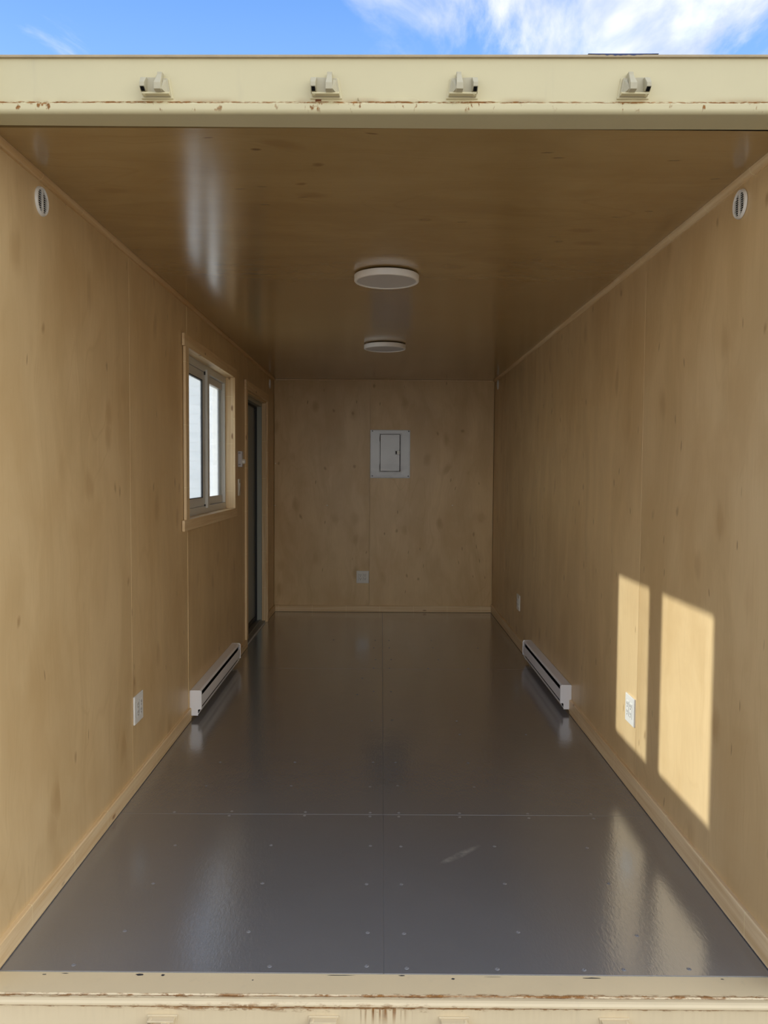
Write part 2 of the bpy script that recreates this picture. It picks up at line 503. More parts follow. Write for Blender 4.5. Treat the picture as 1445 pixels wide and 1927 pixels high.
def empty(name, loc=(0, 0, 0), rotz=0.0, label=None, cat=None, group=None, kind=None):
    o = bpy.data.objects.new(name, None)
    o.empty_display_size = 0.1
    COL.objects.link(o)
    o.location = loc; o.rotation_euler = (0, 0, rotz)
    tag(o, label, cat, group, kind)
    return o

def tag(o, label=None, cat=None, group=None, kind=None):
    if label: o['label'] = label
    if cat: o['category'] = cat
    if group: o['group'] = group
    if kind: o['kind'] = kind
    return o

def copy_tree(o, parent=None):
    c = o.copy(); COL.objects.link(c)
    if parent: c.parent = parent
    for ch in list(o.children):
        copy_tree(ch, c)
    return c

def cells(bm, u, v, rect, holes, d0, d1, place):
    """a board with rectangular cut-outs: place(u, v, depth) -> point"""
    us = sorted({rect[0], rect[1], *[x for h in holes for x in h[:2] if rect[0] < x < rect[1]]})
    vs_ = sorted({rect[2], rect[3], *[x for h in holes for x in h[2:] if rect[2] < x < rect[3]]})
    def full(i, j):
        if not (0 <= i < len(us) - 1 and 0 <= j < len(vs_) - 1):
            return False
        a, c = (us[i] + us[i + 1]) / 2, (vs_[j] + vs_[j + 1]) / 2
        return not any(h[0] < a < h[1] and h[2] < c < h[3] for h in holes)
    cache = {}
    def V(i, j, d):
        k = (i, j, d)
        if k not in cache:
            cache[k] = bm.verts.new(place(us[i], vs_[j], d))
        return cache[k]
    for i in range(len(us) - 1):
        for j in range(len(vs_) - 1):
            if not full(i, j):
                continue
            for d in (d0, d1):
                bm.faces.new((V(i, j, d), V(i + 1, j, d), V(i + 1, j + 1, d), V(i, j + 1, d)))
            for (di, dj, e0, e1) in ((-1, 0, (i, j), (i, j + 1)), (1, 0, (i + 1, j), (i + 1, j + 1)),
                                     (0, -1, (i, j), (i + 1, j)), (0, 1, (i, j + 1), (i + 1, j + 1))):
                if not full(i + di, j + dj):
                    bm.faces.new((V(*e0, d0), V(*e1, d0), V(*e1, d1), V(*e0, d1)))

# ================================================================== GROUND AND OUTSIDE
bm = bmesh.new()
bm_box(bm, -120, 120, -120, 120, -0.55, -0.25)
tag(obj('ground', bm, M_GROUND), 'gravel yard under and around the container', 'ground', kind='structure')

bld = empty('white_building', (-6.4, 16.0, -0.25), 0, 'white ribbed metal building standing outside, seen through the window panes', 'building')
for k in range(22):
    z0 = k * 0.21
    bm = bmesh.new()
    bm_prism(bm, [(0.0, z0), (-0.008, z0 + 0.002), (-0.010, z0 + 0.03), (-0.006, z0 + 0.208), (0.0, z0 + 0.21)], 0, -4.2, 4.2)
    obj('siding_board', bm, M_SIDING, bld)
box('building_shell', -4.18, 4.18, 0.0, 5.5, 0.0, 4.62, M_SIDING, bld)
bm = bmesh.new()
bm_prism(bm, [(-0.25, 4.62), (2.75, 5.0), (5.75, 4.62), (5.75, 4.70), (2.75, 5.10), (-0.25, 4.70)], 0, -4.4, 4.4)
obj('roof', bm, M_ROOF, bld)

# ================================================================== FLOOR
floor = empty('floor', (0, 0, 0), 0, 'glossy dark grey painted plywood floor with screw heads', 'floor', kind='structure')
FX = W + 0.004
SEAM_X = -0.006
G = 0.0009
sh = lambda x: -0.005 * x          # the front edge is not quite square
bm = bmesh.new()
bm_box(bm, -FX, FX, 0.012, L + 0.004, -0.045, -0.019)
obj('subfloor', bm, M_STUD, floor)
rows = ((0.0, 1.043), (1.043, 3.488), (3.488, L))
cols = ((-FX, SEAM_X), (SEAM_X, FX))
PANELS = {}
for ri, (y0, y1) in enumerate(rows):
    for ci, (x0, x1) in enumerate(cols):
        bm = bmesh.new()
        xa = x0 + (G if ci else 0); xb = x1 - (0 if ci else G)
        ya = y0 + (G if ri else 0); yb = y1 - (G if ri < 2 else 0)
        if ri == 0:
            v = bm_box(bm, xa, xb, ya, yb, -0.019, 0)
            for q in v:
                if abs(q.co.y - ya) < 1e-6: q.co.y += sh(q.co.x)
        else:
            bm_box(bm, xa, xb, ya, yb, -0.019, 0)
        PANELS[(ri, ci)] = obj('floor_panel', bm, M_FLOOR, floor, 0.0008)
bm = bmesh.new()
bm_box(bm, SEAM_X - G * 1.3, SEAM_X + G * 1.3, 0.002, L, -0.018, -0.0012)
for y in (1.043, 3.488):
    bm_box(bm, -FX, FX, y - G * 1.3, y + G * 1.3, -0.018, -0.0011)
obj('joint_filler', bm, M_SEAM, floor)
SCREWS = [(-0.868, 1.058), (-0.636, 1.027), (-0.633, 1.069), (-0.328, 1.065), (-0.328, 1.031), (-0.06, 1.063), (-0.06, 1.026),
 (-0.789, 0.765), (-0.429, 0.769), (-0.055, 0.768), (-0.792, 0.485), (-0.42, 0.489), (-0.064, 0.487), (-0.798, 0.202),
 (-0.419, 0.201), (-0.055, 0.199), (-0.889, 0.032), (-0.331, 0.03), (-0.055, 0.033), (-0.054, 1.638), (-0.433, 1.632),
 (-0.793, 1.627), (-0.064, 1.335), (-0.418, 1.34), (-0.798, 1.334), (0.055, 1.637), (0.407, 1.635), (0.059, 1.348),
 (0.402, 1.338), (0.059, 1.062), (0.058, 1.025), (0.31, 1.062), (0.307, 1.023), (0.592, 1.06), (0.589, 1.018), (0.853, 1.06),
 (0.854, 1.016), (0.06, 0.764), (0.413, 0.768), (0.761, 0.76), (0.055, 0.487), (0.41, 0.494), (0.769, 0.5), (0.056, 0.195),
 (0.406, 0.205), (0.767, 0.19), (0.059, 0.024), (0.316, 0.022), (0.562, 0.02), (0.676, 0.022), (0.863, 0.026), (0.765, 2.06),
 (0.408, 2.058), (-0.416, 4.473), (-0.067, 4.456), (0.049, 4.459), (0.403, 4.47), (-0.076, 4.177), (0.048, 4.176), (0.4, 4.19),
 (0.761, 4.185), (-0.059, 3.777), (0.059, 3.776), (0.414, 3.78), (-0.071, 3.51), (0.045, 3.51), (0.322, 3.51), (0.61, 3.51),
 (-0.145, 3.224), (-0.065, 2.898), (0.048, 2.894), (-0.068, 2.286), (0.047, 2.303), (0.413, 2.288), (-0.167, 2.822)]
bm = bmesh.new()
bm_lathe(bm, [(0.0, 0.0004), (0.0022, 0.0003), (0.0034, 0.0016), (0.0056, 0.0019), (0.0074, 0.0010), (0.0090, 0.0)], seg=16)
me_screw = bpy.data.meshes.new('screw')
bmesh.ops.recalc_face_normals(bm, faces=bm.faces)
bm.to_mesh(me_screw); bm.free()
for p in me_screw.polygons: p.use_smooth = True
me_screw.materials.append(M_SCREW)
for (x, y) in SCREWS:
    ri = 0 if y < 1.043 else (1 if y < 3.488 else 2)
    o = bpy.data.objects.new('screw', me_screw)
    COL.objects.link(o)
    o.parent = PANELS[(ri, 0 if x < SEAM_X else 1)]
    o.location = (x, y, 0.0)
    o.scale = (0.78, 0.78, 0.9)

# ================================================================== CEILING
ceil = empty('ceiling', (0, 0, H), 0, 'varnished plywood ceiling with cross grain, dark and glossy', 'ceiling', kind='structure')
CS = [0.0, 2.44, 4.88, L + 0.004]
for k in range(3):
    bm = bmesh.new()
    v = bm_box(bm, -W - 0.012, W + 0.012, CS[k] + (0.0003 if k else 0.0215), CS[k + 1] - 0.0003, 0.0, 0.012)
    if k == 0:
        for q in v:
            if q.co.y < 0.1: q.co.y += -0.012 * q.co.x
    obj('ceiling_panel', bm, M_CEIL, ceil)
box('ceiling_backing', -W - 0.10, W + 0.10, 0.06, L + 0.1, 0.013, 0.05, M_STUD, ceil)
box('roof', -1.219, 1.219, 0.1, L + 0.125, 0.052, 0.13, M_SHELL, ceil)

# ================================================================== WALLS
WIN = (2.222, 3.623, 1.127, 2.094)
DOOR = (4.168, 5.262, -0.02, 2.054)
def left_pl(u, v, d_):  return (-W - d_, u, v)
def right_pl(u, v, d_): return (W + d_, u, v)
def back_pl(u, v, d_):  return (u, L + d_, v)

wl = empty('wall_left', (0, 0, 0), 0, 'left plywood wall with window and door', 'wall', kind='structure')
def panels(wall, place, cuts, z1, holes, prouds, mat):
    for k, (a, c) in enumerate(zip(cuts, cuts[1:])):
        bm = bmesh.new()
        pr = prouds[k]
        cells(bm, 0, 0, (a + 0.0006, c - 0.0006, -0.019, z1), holes, -pr, 0.011, place)
        obj('plywood_panel', bm, mat, wall, 0.0006)
panels(wl, left_pl, [0.0, 1.257, 2.256, 4.256, L], H, [WIN, DOOR], [0.0, 0.0005, 0.0034, 0.0015], M_WALL)
bm = bmesh.new()
cells(bm, 0, 0, (0.0, L + 0.12, -0.10, H + 0.05), [(2.23, 3.615, 1.13, 2.09), (4.17, 5.26, -0.02, 2.05)], 0.108, 0.119, left_pl)
obj('outer_shell', bm, M_SHELL, wl)
bm = bmesh.new()
y = 0.1
while y < L - 0.1:
    if not (2.05 < y < 3.75 or 4.0 < y < 5.4):
        bm_prism(bm, [(-1.219, y), (-1.255, y + 0.045), (-1.255, y + 0.115), (-1.219, y + 0.16)], 2, -0.1, H + 0.04)
    y += 0.278
tag(obj('corrugation', bm, M_SHELL, wl), kind='stuff')
bm = bmesh.new()
cells(bm, 0, 0, (0.0, L, -0.018, 0.02), [(4.10, 5.33, -1, 1)], 0.012, 0.106, left_pl)
bm_box(bm, -W - 0.106, -W - 0.012, 2.17, 2.221, 0, H)
bm_box(bm, -W - 0.106, -W - 0.012, 3.624, 3.675, 0, H)
bm_box(bm, -W - 0.106, -W - 0.012, 4.115, 4.166, 0, H)
bm_box(bm, -W - 0.106, -W - 0.012, 5.264, 5.315, 0, H)
bm_box(bm, -W - 0.106, -W - 0.012, 2.222, 3.623, 2.096, 2.14)
bm_box(bm, -W - 0.106, -W - 0.012, 2.222, 3.623, 1.08, 1.125)
bm_box(bm, -W - 0.106, -W - 0.012, 4.168, 5.262, 2.056, 2.11)
obj('stud', bm, M_STUD, wl)

wr = empty('wall_right', (0, 0, 0), 0, 'right plywood wall with sunlit window patches', 'wall', kind='structure')
panels(wr, right_pl, [0.0, 1.265, 3.69, 5.06, L], H, [], [0.0, 0.0004, 0.0004, 0.0009], M_WALL)
bm = bmesh.new()
cells(bm, 0, 0, (0.0, L + 0.12, -0.10, H + 0.05), [], 0.108, 0.119, right_pl)
obj('outer_shell', bm, M_SHELL, wr)

wb = empty('wall_back', (0, L, 0), 0, 'back plywood wall of two sheets', 'wall', kind='structure')
for (a, c, pr) in ((-W + 0.004, -0.140, 0.0), (-0.140, W - 0.004, 0.0013)):
    bm = bmesh.new()
    cells(bm, 0, 0, (a + 0.0006, c - 0.0006, -0.019, H), [], -pr, 0.011, lambda u, v, d_: (u, d_, v))
    obj('plywood_panel', bm, M_WALL_BACK, wb, 0.0005)
box('outer_shell', -1.219, 1.219, 0.11, 0.12, -0.10, H + 0.05, M_SHELL, wb)
# small white screw plugs
for (x, z) in ((-1.085, 1.49), (-0.567, 1.074), (0.689, 1.082), (-1.09, 1.07)):
    bm = bmesh.new()
    bm_lathe(bm, [(0.0, -0.003), (0.003, -0.0025), (0.005, 0.0)], 'y', 12, (x, -0.0013 if x > -0.14 else 0, z))
    obj('screw_plug', bm, M_WHITE, wb)

# ---------------------------------------------------------------- container frame at the open end
hb = empty('header_beam', (0, 0, H), 0, 'cream steel header beam over the opening, rusty along its weld', 'beam', kind='structure')
HXW = 1.215
def skew(bm):
    for v in bm.verts:
        v.co.y += -0.016 * v.co.x * max(0.0, min(1.0, (0.02 - v.co.y) / 0.06))
def long_prism(prof, n=1):
    bm = bmesh.new()
    bm_prism(bm, prof, 0, -HXW, HXW)
    bmesh.ops.recalc_face_normals(bm, faces=bm.faces)
    return bm
prof = [(0.018, 0.0), (-0.062, 0.0)]
for k in range(1, 7):       # rounded lower lip
    a = PI / 2 * k / 6
    prof.append((-0.062 - 0.012 * math.sin(a), 0.012 - 0.012 * math.cos(a)))
prof += [(-0.0745, 0.022), (-0.072, 0.0265), (-0.066, 0.029), (-0.066, 0.139), (-0.0655, 0.1405), (-0.0655, 0.150), (0.10, 0.153), (0.10, 0.05), (0.018, 0.05)]
bm = long_prism(prof); skew(bm)
obj('beam_face', bm, M_HEAD, hb)
# top rim, a thin folded strip in a darker cream
bm = bmesh.new()
bm_prism(bm, [(-0.0735, 0.1405), (-0.0735, 0.1468), (-0.06, 0.1478), (-0.06, 0.1405)], 0, -HXW, HXW); skew(bm)
obj('top_rim', bm, flat('darker cream edge', (0.42, 0.33, 0.20), 0.6, mottle=0.25), hb, 0.001)
# blue old paint where the rim is chipped
bm = bmesh.new()
rnd = random.Random(3)
top, bot = [], []
for i in range(27):
    x = 0.500 + 0.18 * i / 26
    e = min(1.0, i / 4.0, (26 - i) / 7.0)
    top.append((x, 0.1486)); bot.append((x, 0.1482 - e * (0.0014 + 0.0034 * rnd.random() * (1.0 if 5 < i < 18 else 0.5))))
bm_prism(bm, top + bot[::-1], 1, -0.0742, -0.060)
skew(bm)
obj('paint_chip', bm, M_BLUEPAINT, hb)['label'] = 'dark blue chipped paint on the top rim'
# lumpy weld bead along the lip
bm = bmesh.new()
rnd = random.Random(11)
N = 260
prev = None
for i in range(N + 1):
    x = -HXW + 2 * HXW * i / N
    r = 0.0022 + 0.0016 * rnd.random() + (0.001 if rnd.random() < 0.12 else 0)
    zc = 0.0285 + 0.0012 * math.sin(x * 7) + 0.0012 * (rnd.random() - 0.5)
    ring = []
    for k in range(6):
        a = 2 * PI * k / 6
        ring.append(bm.verts.new((x, -0.0675 + r * math.cos(a), zc + r * math.sin(a))))
    if prev:
        for k in range(6):
            bm.faces.new((prev[k], prev[(k + 1) % 6], ring[(k + 1) % 6], ring[k]))
    prev = ring
skew(bm)
obj('weld_bead', bm, M_HEAD, hb, smooth=True)
# raised lap of a patched strip in the middle of the lip
bm = bmesh.new()
bm_prism(bm, [(-0.085, 0.0285), (-0.09, 0.041), (0.055, 0.041), (0.066, 0.038), (0.078, 0.0285)], 1, -0.0705, -0.0655); skew(bm)
obj('patch_strip', bm, M_HEAD, hb, 0.002)
# gap strip between header and ceiling
box('gap_shadow', -W - 0.01, W + 0.01, 0.0165, 0.026, 0.004, 0.05, M_DARK, hb)

def keeper(name, x, y, z, side, flip, label, group, M_CREAM=M_CREAM, M_LUG=M_LUG):
    """door bar keeper: flared base plate, tall tapering lug, short drilled lug, bottom lip"""
    k = empty(name, (x, y, z), 0, label, 'bracket', group)
    s = side; f = -1 if flip else 1
    def P(bm):
        for v in bm.verts:
            v.co.x *= s; v.co.z *= f
        if s * f < 0:
            bmesh.ops.reverse_faces(bm, faces=bm.faces)
    bm = bmesh.new()      # weld fillet
    A, B = bm_prism(bm, [(-0.040, -0.033), (0.043, -0.033), (0.041, -0.026), (0.033, 0.020), (-0.030, 0.022), (-0.042, -0.010)], 1, -0.004, 0.002)
    P(bm); obj('weld_seam', bm, M_CREAM, k, 0.002)
    bm = bmesh.new()      # plate
    A, B = bm_prism(bm, [(-0.034, -0.029), (0.037, -0.029), (0.029, 0.016), (-0.026, 0.018), (-0.034, 0.004)], 1, -0.012, 0.0)
    P(bm); obj('base_plate', bm, M_LUG, k, 0.0012)
    bm = bmesh.new()      # bottom lip
    bm_prism(bm, [(-0.010, -0.029), (-0.023, -0.0285), (-0.023, -0.0245), (-0.010, -0.018)], 0, -0.034, 0.036)
    P(bm); obj('lip', bm, M_CREAM, k, 0.001)
    bm = bmesh.new()      # tall lug: square nose, sloping back
    bm_prism(bm, [(-0.010, -0.026), (-0.040, -0.024), (-0.041, -0.008), (-0.018, 0.022), (-0.016, 0.030), (-0.001, 0.031), (0.0, -0.02)], 0, 0.002, 0.0195)
    for v in bm.verts:
        if v.co.z > 0.02: v.co.x = 0.011 + (v.co.x - 0.011) * 0.72
    P(bm); obj('tall_lug', bm, M_LUG, k, 0.0012)
    bm = bmesh.new()      # gusset beside the lug
    v = [bm.verts.new(p) for p in ((0.019, -0.012, 0.012), (0.019, -0.034, -0.020), (0.019, -0.012, -0.027), (0.033, -0.012, -0.027), (0.027, -0.012, 0.010))]
    for q in ((0, 1, 2), (0, 4, 1), (1, 4, 3), (1, 3, 2), (0, 2, 3, 4)):
        bm.faces.new([v[i] for i in q])
    P(bm); obj('gusset', bm, M_LUG, k)
    bm = bmesh.new()      # short lug
    bm_prism(bm, [(-0.010, -0.024), (-0.024, -0.020), (-0.034, -0.014), (-0.034, -0.004), (-0.020, 0.014), (-0.008, 0.016)], 0, -0.037, -0.022)
    for v in bm.verts:
        if v.co.y < -0.03: v.co.x = -0.034 + (v.co.x + 0.034) * 0.8
    P(bm)
    sl = obj('short_lug', bm, M_LUG, k, 0.001)
    bm = bmesh.new()
    bm_prism(bm, [(-0.0335, -0.0155), (-0.0225, -0.0212), (-0.0235, -0.0225), (-0.0350, -0.0165)], 0, -0.034, -0.025)
    P(bm); obj('bolt_hole_shade', bm, M_DARK, sl)
    bm = bmesh.new()
    bm_lathe(bm, [(0.0, -0.0215), (0.004, -0.0205), (0.005, -0.017), (0.005, -0.01)], 'y', 10, (-0.028, 0, -0.026))
    P(bm); obj('weld_nub', bm, M_CREAM, k)
    return k
HS = lambda x: H
HY = lambda x: -0.066 - 0.016 * x
GK = 'locking bar keepers on the header'
for (x, dz, side, lb) in ((-0.609, 0.070, 1, 'leftmost of four cream steel door bar keepers on the header beam'),
                      (-0.172, 0.070, 1, 'second cream steel keeper from the left on header beam, rust at its foot'),
                      (0.181, 0.070, -1, 'third cream steel keeper from the left on header beam'),
                      (0.619, 0.070, -1, 'rightmost cream steel door bar keeper on header beam, below blue chips')):
    keeper('bar_keeper', x, HY(x), HS(x) + dz - 0.0, side, False, lb, GK)
# rust stain under the second keeper: a flake of bare rusty metal
bm = bmesh.new()
bm_prism(bm, [(-0.199, 0.031), (-0.184, 0.031), (-0.183, 0.040), (-0.198, 0.040)], 1, -0.0672, -0.064); skew(bm)
obj('rust_flake', bm, M_RUST, hb)

sill = empty('door_sill', (0, 0, 0), 0, 'cream steel door sill across the bottom, chipped and rusty', 'sill', kind='structure')
prof = [(0.012, -0.003), (-0.0885, -0.003), (-0.0905, -0.0055)]
for k in range(0, 9):
    a = PI * (0.62 - 0.92 * k / 8)
    prof.append((-0.106 - 0.0115 * math.sin(a + 0.0), -0.0135 + 0.0092 * math.cos(PI * k / 8)))
prof = [(0.012, -0.003), (-0.0885, -0.003), (-0.0915, -0.0062), (-0.098, -0.0048), (-0.106, -0.0050), (-0.1125, -0.0080), (-0.1165, -0.0130),
        (-0.1165, -0.0180), (-0.1125, -0.0222), (-0.1075, -0.0240), (-0.1070, -0.030), (-0.1070, -0.17), (0.012, -0.17)]
bm = bmesh.new()
bm_prism(bm, prof, 0, -1.215, 1.215)
for v in bm.verts:
    v.co.y += sh(v.co.x)
obj('sill_plate', bm, M_SILL, sill)
# flakes of lost paint along the floor edge, old dark primer showing
bm = bmesh.new()
rnd = random.Random(5)
for (x, y, w_, d_) in ((-0.69, -0.010, 0.022, 0.008), (-0.624, -0.011, 0.013, 0.008), (-0.90, -0.006, 0.022, 0.003), (-0.126, -0.006, 0.070, 0.003),
                       (0.045, -0.005, 0.022, 0.005), (0.187, -0.018, 0.010, 0.008), (0.580, -0.010, 0.055, 0.005), (0.94, -0.010, 0.010, 0.004),
                       (-0.37, -0.030, 0.006, 0.004), (0.30, -0.008, 0.05, 0.0016), (-0.955, -0.012, 0.012, 0.004)):
    n = 11
    vs_ = []
    for k in range(n):
        a = 2 * PI * k / n
        q = 0.7 + 0.5 * rnd.random()
        vs_.append(bm.verts.new((x + w_ * 0.5 * q * math.cos(a), y + sh(x) + d_ * 0.5 * q * math.sin(a), -0.0026)))
    bm.faces.new(vs_)
tag(obj('paint_chip', bm, flat('dark primer', (0.030, 0.030, 0.036), 0.6), sill), 'dark spots where the cream paint has chipped off', kind='stuff')
GB = 'locking bar keepers on the sill'
for (x, side, lb) in ((-0.600, 1, 'leftmost cream keeper on the sill face, cut off by picture edge'),
                      (-0.168, 1, 'second cream keeper from the left on the sill face'),
                      (0.183, -1, 'third cream keeper from the left on the sill face'),
                      (0.612, -1, 'rightmost cream keeper on the sill face')):
    keeper('sill_keeper', x, -0.107 + sh(x), -0.081, side, True, lb, GB, M_CREAM_WARM, M_CREAM_WARM)

for sgn, nm in ((-1, 'left'), (1, 'right')):
    p = empty('corner_pillar', (sgn * 1.16, 0, 0), 0, 'cream steel corner post at the %s of the opening' % nm, 'post', kind='structure')
    box('post', -0.06, 0.06, -0.10, -0.002, -0.25, H + 0.17, M_CREAM, p, 0.004)
    box('corner_casting', -0.075, 0.075, -0.115, 0.06, H + 0.05, H + 0.19, M_CREAM, p, 0.006)

# ---------------------------------------------------------------- baseboards and mouldings
def board_y(nm, par, x0, x1, y0, y1, h):
    """baseboard along a side wall with an eased inner top edge"""
    bm = bmesh.new()
    inner, outer = (x1, x0) if abs(x1) < abs(x0) else (x0, x1)
    e = 0.003 if inner < outer else -0.003
    bm_prism(bm, [(outer, 0.0035), (inner, 0.0035), (inner, h - 0.004), (inner + e, h), (outer, h)], 1, y0, y1)
    return obj(nm, bm, M_PINE_Y, par)
bl = empty('baseboard_left', (0, 0, 0), 0, 'pine baseboard along the left wall', 'baseboard', kind='structure')
for (a, c) in ((0.0, 2.272), (3.545, 4.166), (5.338, L - 0.014)):
    board_y('board', bl, -W, -W + 0.0135, a, c, 0.072)
br = empty('baseboard_right', (0, 0, 0), 0, 'pine baseboard along the right wall', 'baseboard', kind='structure')
for (a, c) in ((0.0, 2.438), (3.70, L - 0.014)):
    board_y('board', br, W - 0.0135, W, a, c, 0.084)
bb = empty('baseboard_back', (0, L, 0), 0, 'pine baseboard with knots along the back wall', 'baseboard', kind='structure')
bm = bmesh.new()
bm_prism(bm, [(-0.0013, 0.004), (-0.014, 0.004), (-0.014, 0.062), (-0.011, 0.066), (-0.0013, 0.066)], 0, -W + 0.002, W - 0.002)
obj('board', bm, M_PINE_X, bb)

def moulding(par, sgn, y0, y1, sz, mat):
    bm = bmesh.new()
    prof = [(sgn * W, H - 0.0002), (sgn * W, H - sz - 0.004), (sgn * (W - 0.004), H - sz - 0.004)]
    for k in range(0, 7):
        a = PI / 2 * k / 6
        prof.append((sgn * (W - 0.004 - (sz - 0.004) * math.sin(a)), H - 0.003 - (sz - 0.001) * math.cos(a)))
    prof.append((sgn * (W - sz), H - 0.0002))
    bm_prism(bm, prof, 1, y0, y1)
    obj('moulding', bm, mat, par)
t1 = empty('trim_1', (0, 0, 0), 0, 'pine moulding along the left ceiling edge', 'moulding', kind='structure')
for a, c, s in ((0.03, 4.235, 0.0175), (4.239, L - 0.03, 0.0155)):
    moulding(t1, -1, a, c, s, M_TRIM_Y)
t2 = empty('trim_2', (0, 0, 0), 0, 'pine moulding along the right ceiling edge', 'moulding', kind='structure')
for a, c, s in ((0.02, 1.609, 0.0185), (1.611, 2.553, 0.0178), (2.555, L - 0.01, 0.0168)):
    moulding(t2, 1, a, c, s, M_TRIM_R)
t3 = empty('trim_3', (0, L, H), 0, 'thin pine strip along the back ceiling edge', 'moulding', kind='structure')
box('strip', -W + 0.018, W - 0.018, -0.013, -0.0014, -0.014, -0.0004, M_PINE_X, t3, 0.002)

# ================================================================== WINDOW (local x = along wall, y = into the wall)
RL = math.radians(90)
win = empty('window_1', (-W, 0, 0), RL, 'white sliding window in a pine surround on the left wall', 'window', kind='structure')
X0, X1, Z0, Z1 = 2.235, 3.61, 1.140, 2.081
def wbox(n, x0, x1, y0, y1, z0, z1, m, par=win, bev=0.0015):
    return box(n, x0, x1, y0, y1, z0, z1, m, par, bev)
P0 = -0.0036
wbox('casing', 2.140, 3.69, -0.019, P0, Z1, 2.147, M_PINE_X)
wbox('casing', 2.125, 3.69, -0.019, P0, 1.080, Z0, M_PINE_X)
wbox('casing', 2.165, X0, -0.019, P0, Z0 + .0004, Z1 - .0004, M_PINE_Z)
wbox('casing', X1, 3.68, -0.019, P0, Z0 + .0004, Z1 - .0004, M_PINE_Z)
wbox('jamb', X0 - 0.012, X0, P0, 0.049, Z0, Z1, M_PINE_Z)
wbox('jamb', X1, X1 + 0.012, P0, 0.049, Z0, Z1, M_PINE_Z)
wbox('jamb', X0, X1, P0, 0.049, Z1, Z1 + 0.012, M_PINE_X)
wbox('jamb', X0, X1, P0, 0.049, Z0 - 0.012, Z0, M_PINE_X)
def ring(bm, x0, x1, z0, z1, wl_, wr_, wb_, wt_, y0, y1):
    cells(bm, 0, 0, (x0, x1, z0, z1), [(x0 + wl_, x1 - wr_, z0 + wb_, z1 - wt_)], y0, y1, lambda u, v, d_: (u, d_, v))
bm = bmesh.new()
ring(bm, X0 - 0.012, X1 + 0.012, Z0 - 0.012, Z1 + 0.012, 0.055, 0.038, 0.057, 0.057, 0.049, 0.082)
fr_ = obj('window_frame', bm, M_VINYL, win, 0.002)
bm = bmesh.new()      # outer half of the frame with its nailing flange
ring(bm, X0 - 0.012, X1 + 0.012, Z0 - 0.012, Z1 + 0.012, 0.10, 0.125, 0.104, 0.096, 0.0875, 0.120)
obj('outer_frame', bm, M_VINYL, fr_, 0.002)
# sliding sash (near half)
bm = bmesh.new()
ring(bm, 2.279, 3.000, 1.187, 2.034, 0.086, 0.125, 0.057, 0.057, 0.053, 0.0665)
sash = obj('sliding_sash', bm, M_VINYL, win, 0.002)
bm = bmesh.new()
ring(bm, 2.361, 2.879, 1.240, 1.981, 0.005, 0.010, 0.005, 0.007, 0.051, 0.0655)
obj('gasket', bm, M_GASKET, sash)
wbox('pane', 2.362, 2.878, 0.0590, 0.0615, 1.241, 1.980, M_GLASS_A, sash, 0)
wbox('interlock', 2.945, 3.000, 0.034, 0.0528, 1.172, 2.052, M_VINYL, sash, 0.002)
wbox('latch', 2.918, 2.936, 0.046, 0.0528, 1.183, 1.196, M_GASKET, sash, 0.001)
wbox('latch', 2.926, 2.942, 0.046, 0.0528, 2.018, 2.040, M_GASKET, sash, 0.001)
# fixed light (far half)
bm = bmesh.new()
ring(bm, 2.965, 3.596, 1.187, 2.034, 0.045, 0.014, 0.053, 0.047, 0.068, 0.0868)
fx = obj('fixed_sash', bm, M_VINYL, win, 0.002)
wbox('pane', 3.008, 3.584, 0.0755, 0.0780, 1.238, 1.989, M_GLASS_B, fx, 0)

# ================================================================== DOOR
dr = empty('door_1', (-W, 0, 0), RL, 'grey steel side door in a knotty pine surround, left wall by the corner', 'door', kind='structure')
def dbox(n, x0, x1, y0, y1, z0, z1, m, par=dr, bev=0.0015):
    return box(n, x0, x1, y0, y1, z0, z1, m, par, bev)
dbox('casing', 4.100, 4.170, -0.019, P0, 0.0725, 2.053, M_PINE_Z)
dbox('casing', 5.260, 5.335, -0.019, P0, 0.001, 2.053, M_PINE_Z)
dbox('casing', 4.092, 5.335, -0.020, P0, 2.0535, 2.123, M_PINE_X)
dbox('jamb', 4.170, 4.185, P0, 0.034, 0.001, 2.053, M_PINE_Z)
dbox('jamb', 5.245, 5.260, P0, 0.034, 0.001, 2.053, M_PINE_Z)
dbox('jamb', 4.185, 5.245, P0, 0.034, 2.038, 2.053, M_PINE_X)
fm = dbox('door_frame', 4.175, 4.205, 0.035, 0.107, 0.001, 2.05, M_DOORFR)
dbox('frame_side', 5.238, 5.258, 0.035, 0.078, 0.001, 2.05, M_DOORFR, fm)
dbox('frame_side', 5.246, 5.258, 0.078, 0.107, 0.001, 2.05, M_GASKET, fm, 0)
dbox('frame_head', 4.205, 5.238, 0.035, 0.107, 2.005, 2.05, M_DOORFR, fm)
dbox('weatherstrip', 4.205, 5.238, 0.082, 0.094, 1.990, 2.005, M_GASKET, fm, 0)
slab = dbox('door_slab', 4.210, 5.232, 0.096, 0.107, 0.030, 1.995, M_DOOR)
dbox('weatherstrip', 5.2325, 5.245, 0.090, 0.104, 0.030, 1.995, M_GASKET, slab, 0)
dbox('sweep', 4.206, 5.236, 0.088, 0.0955, 0.0182, 0.060, M_GASKET, slab, 0.001)
th = dbox('threshold', 4.205, 5.237, 0.002, 0.107, 0.0005, 0.018, M_ALU, dr, 0.003)
dbox('ridge', 4.206, 5.236, 0.040, 0.055, 0.018, 0.026, M_ALU, th, 0.002)

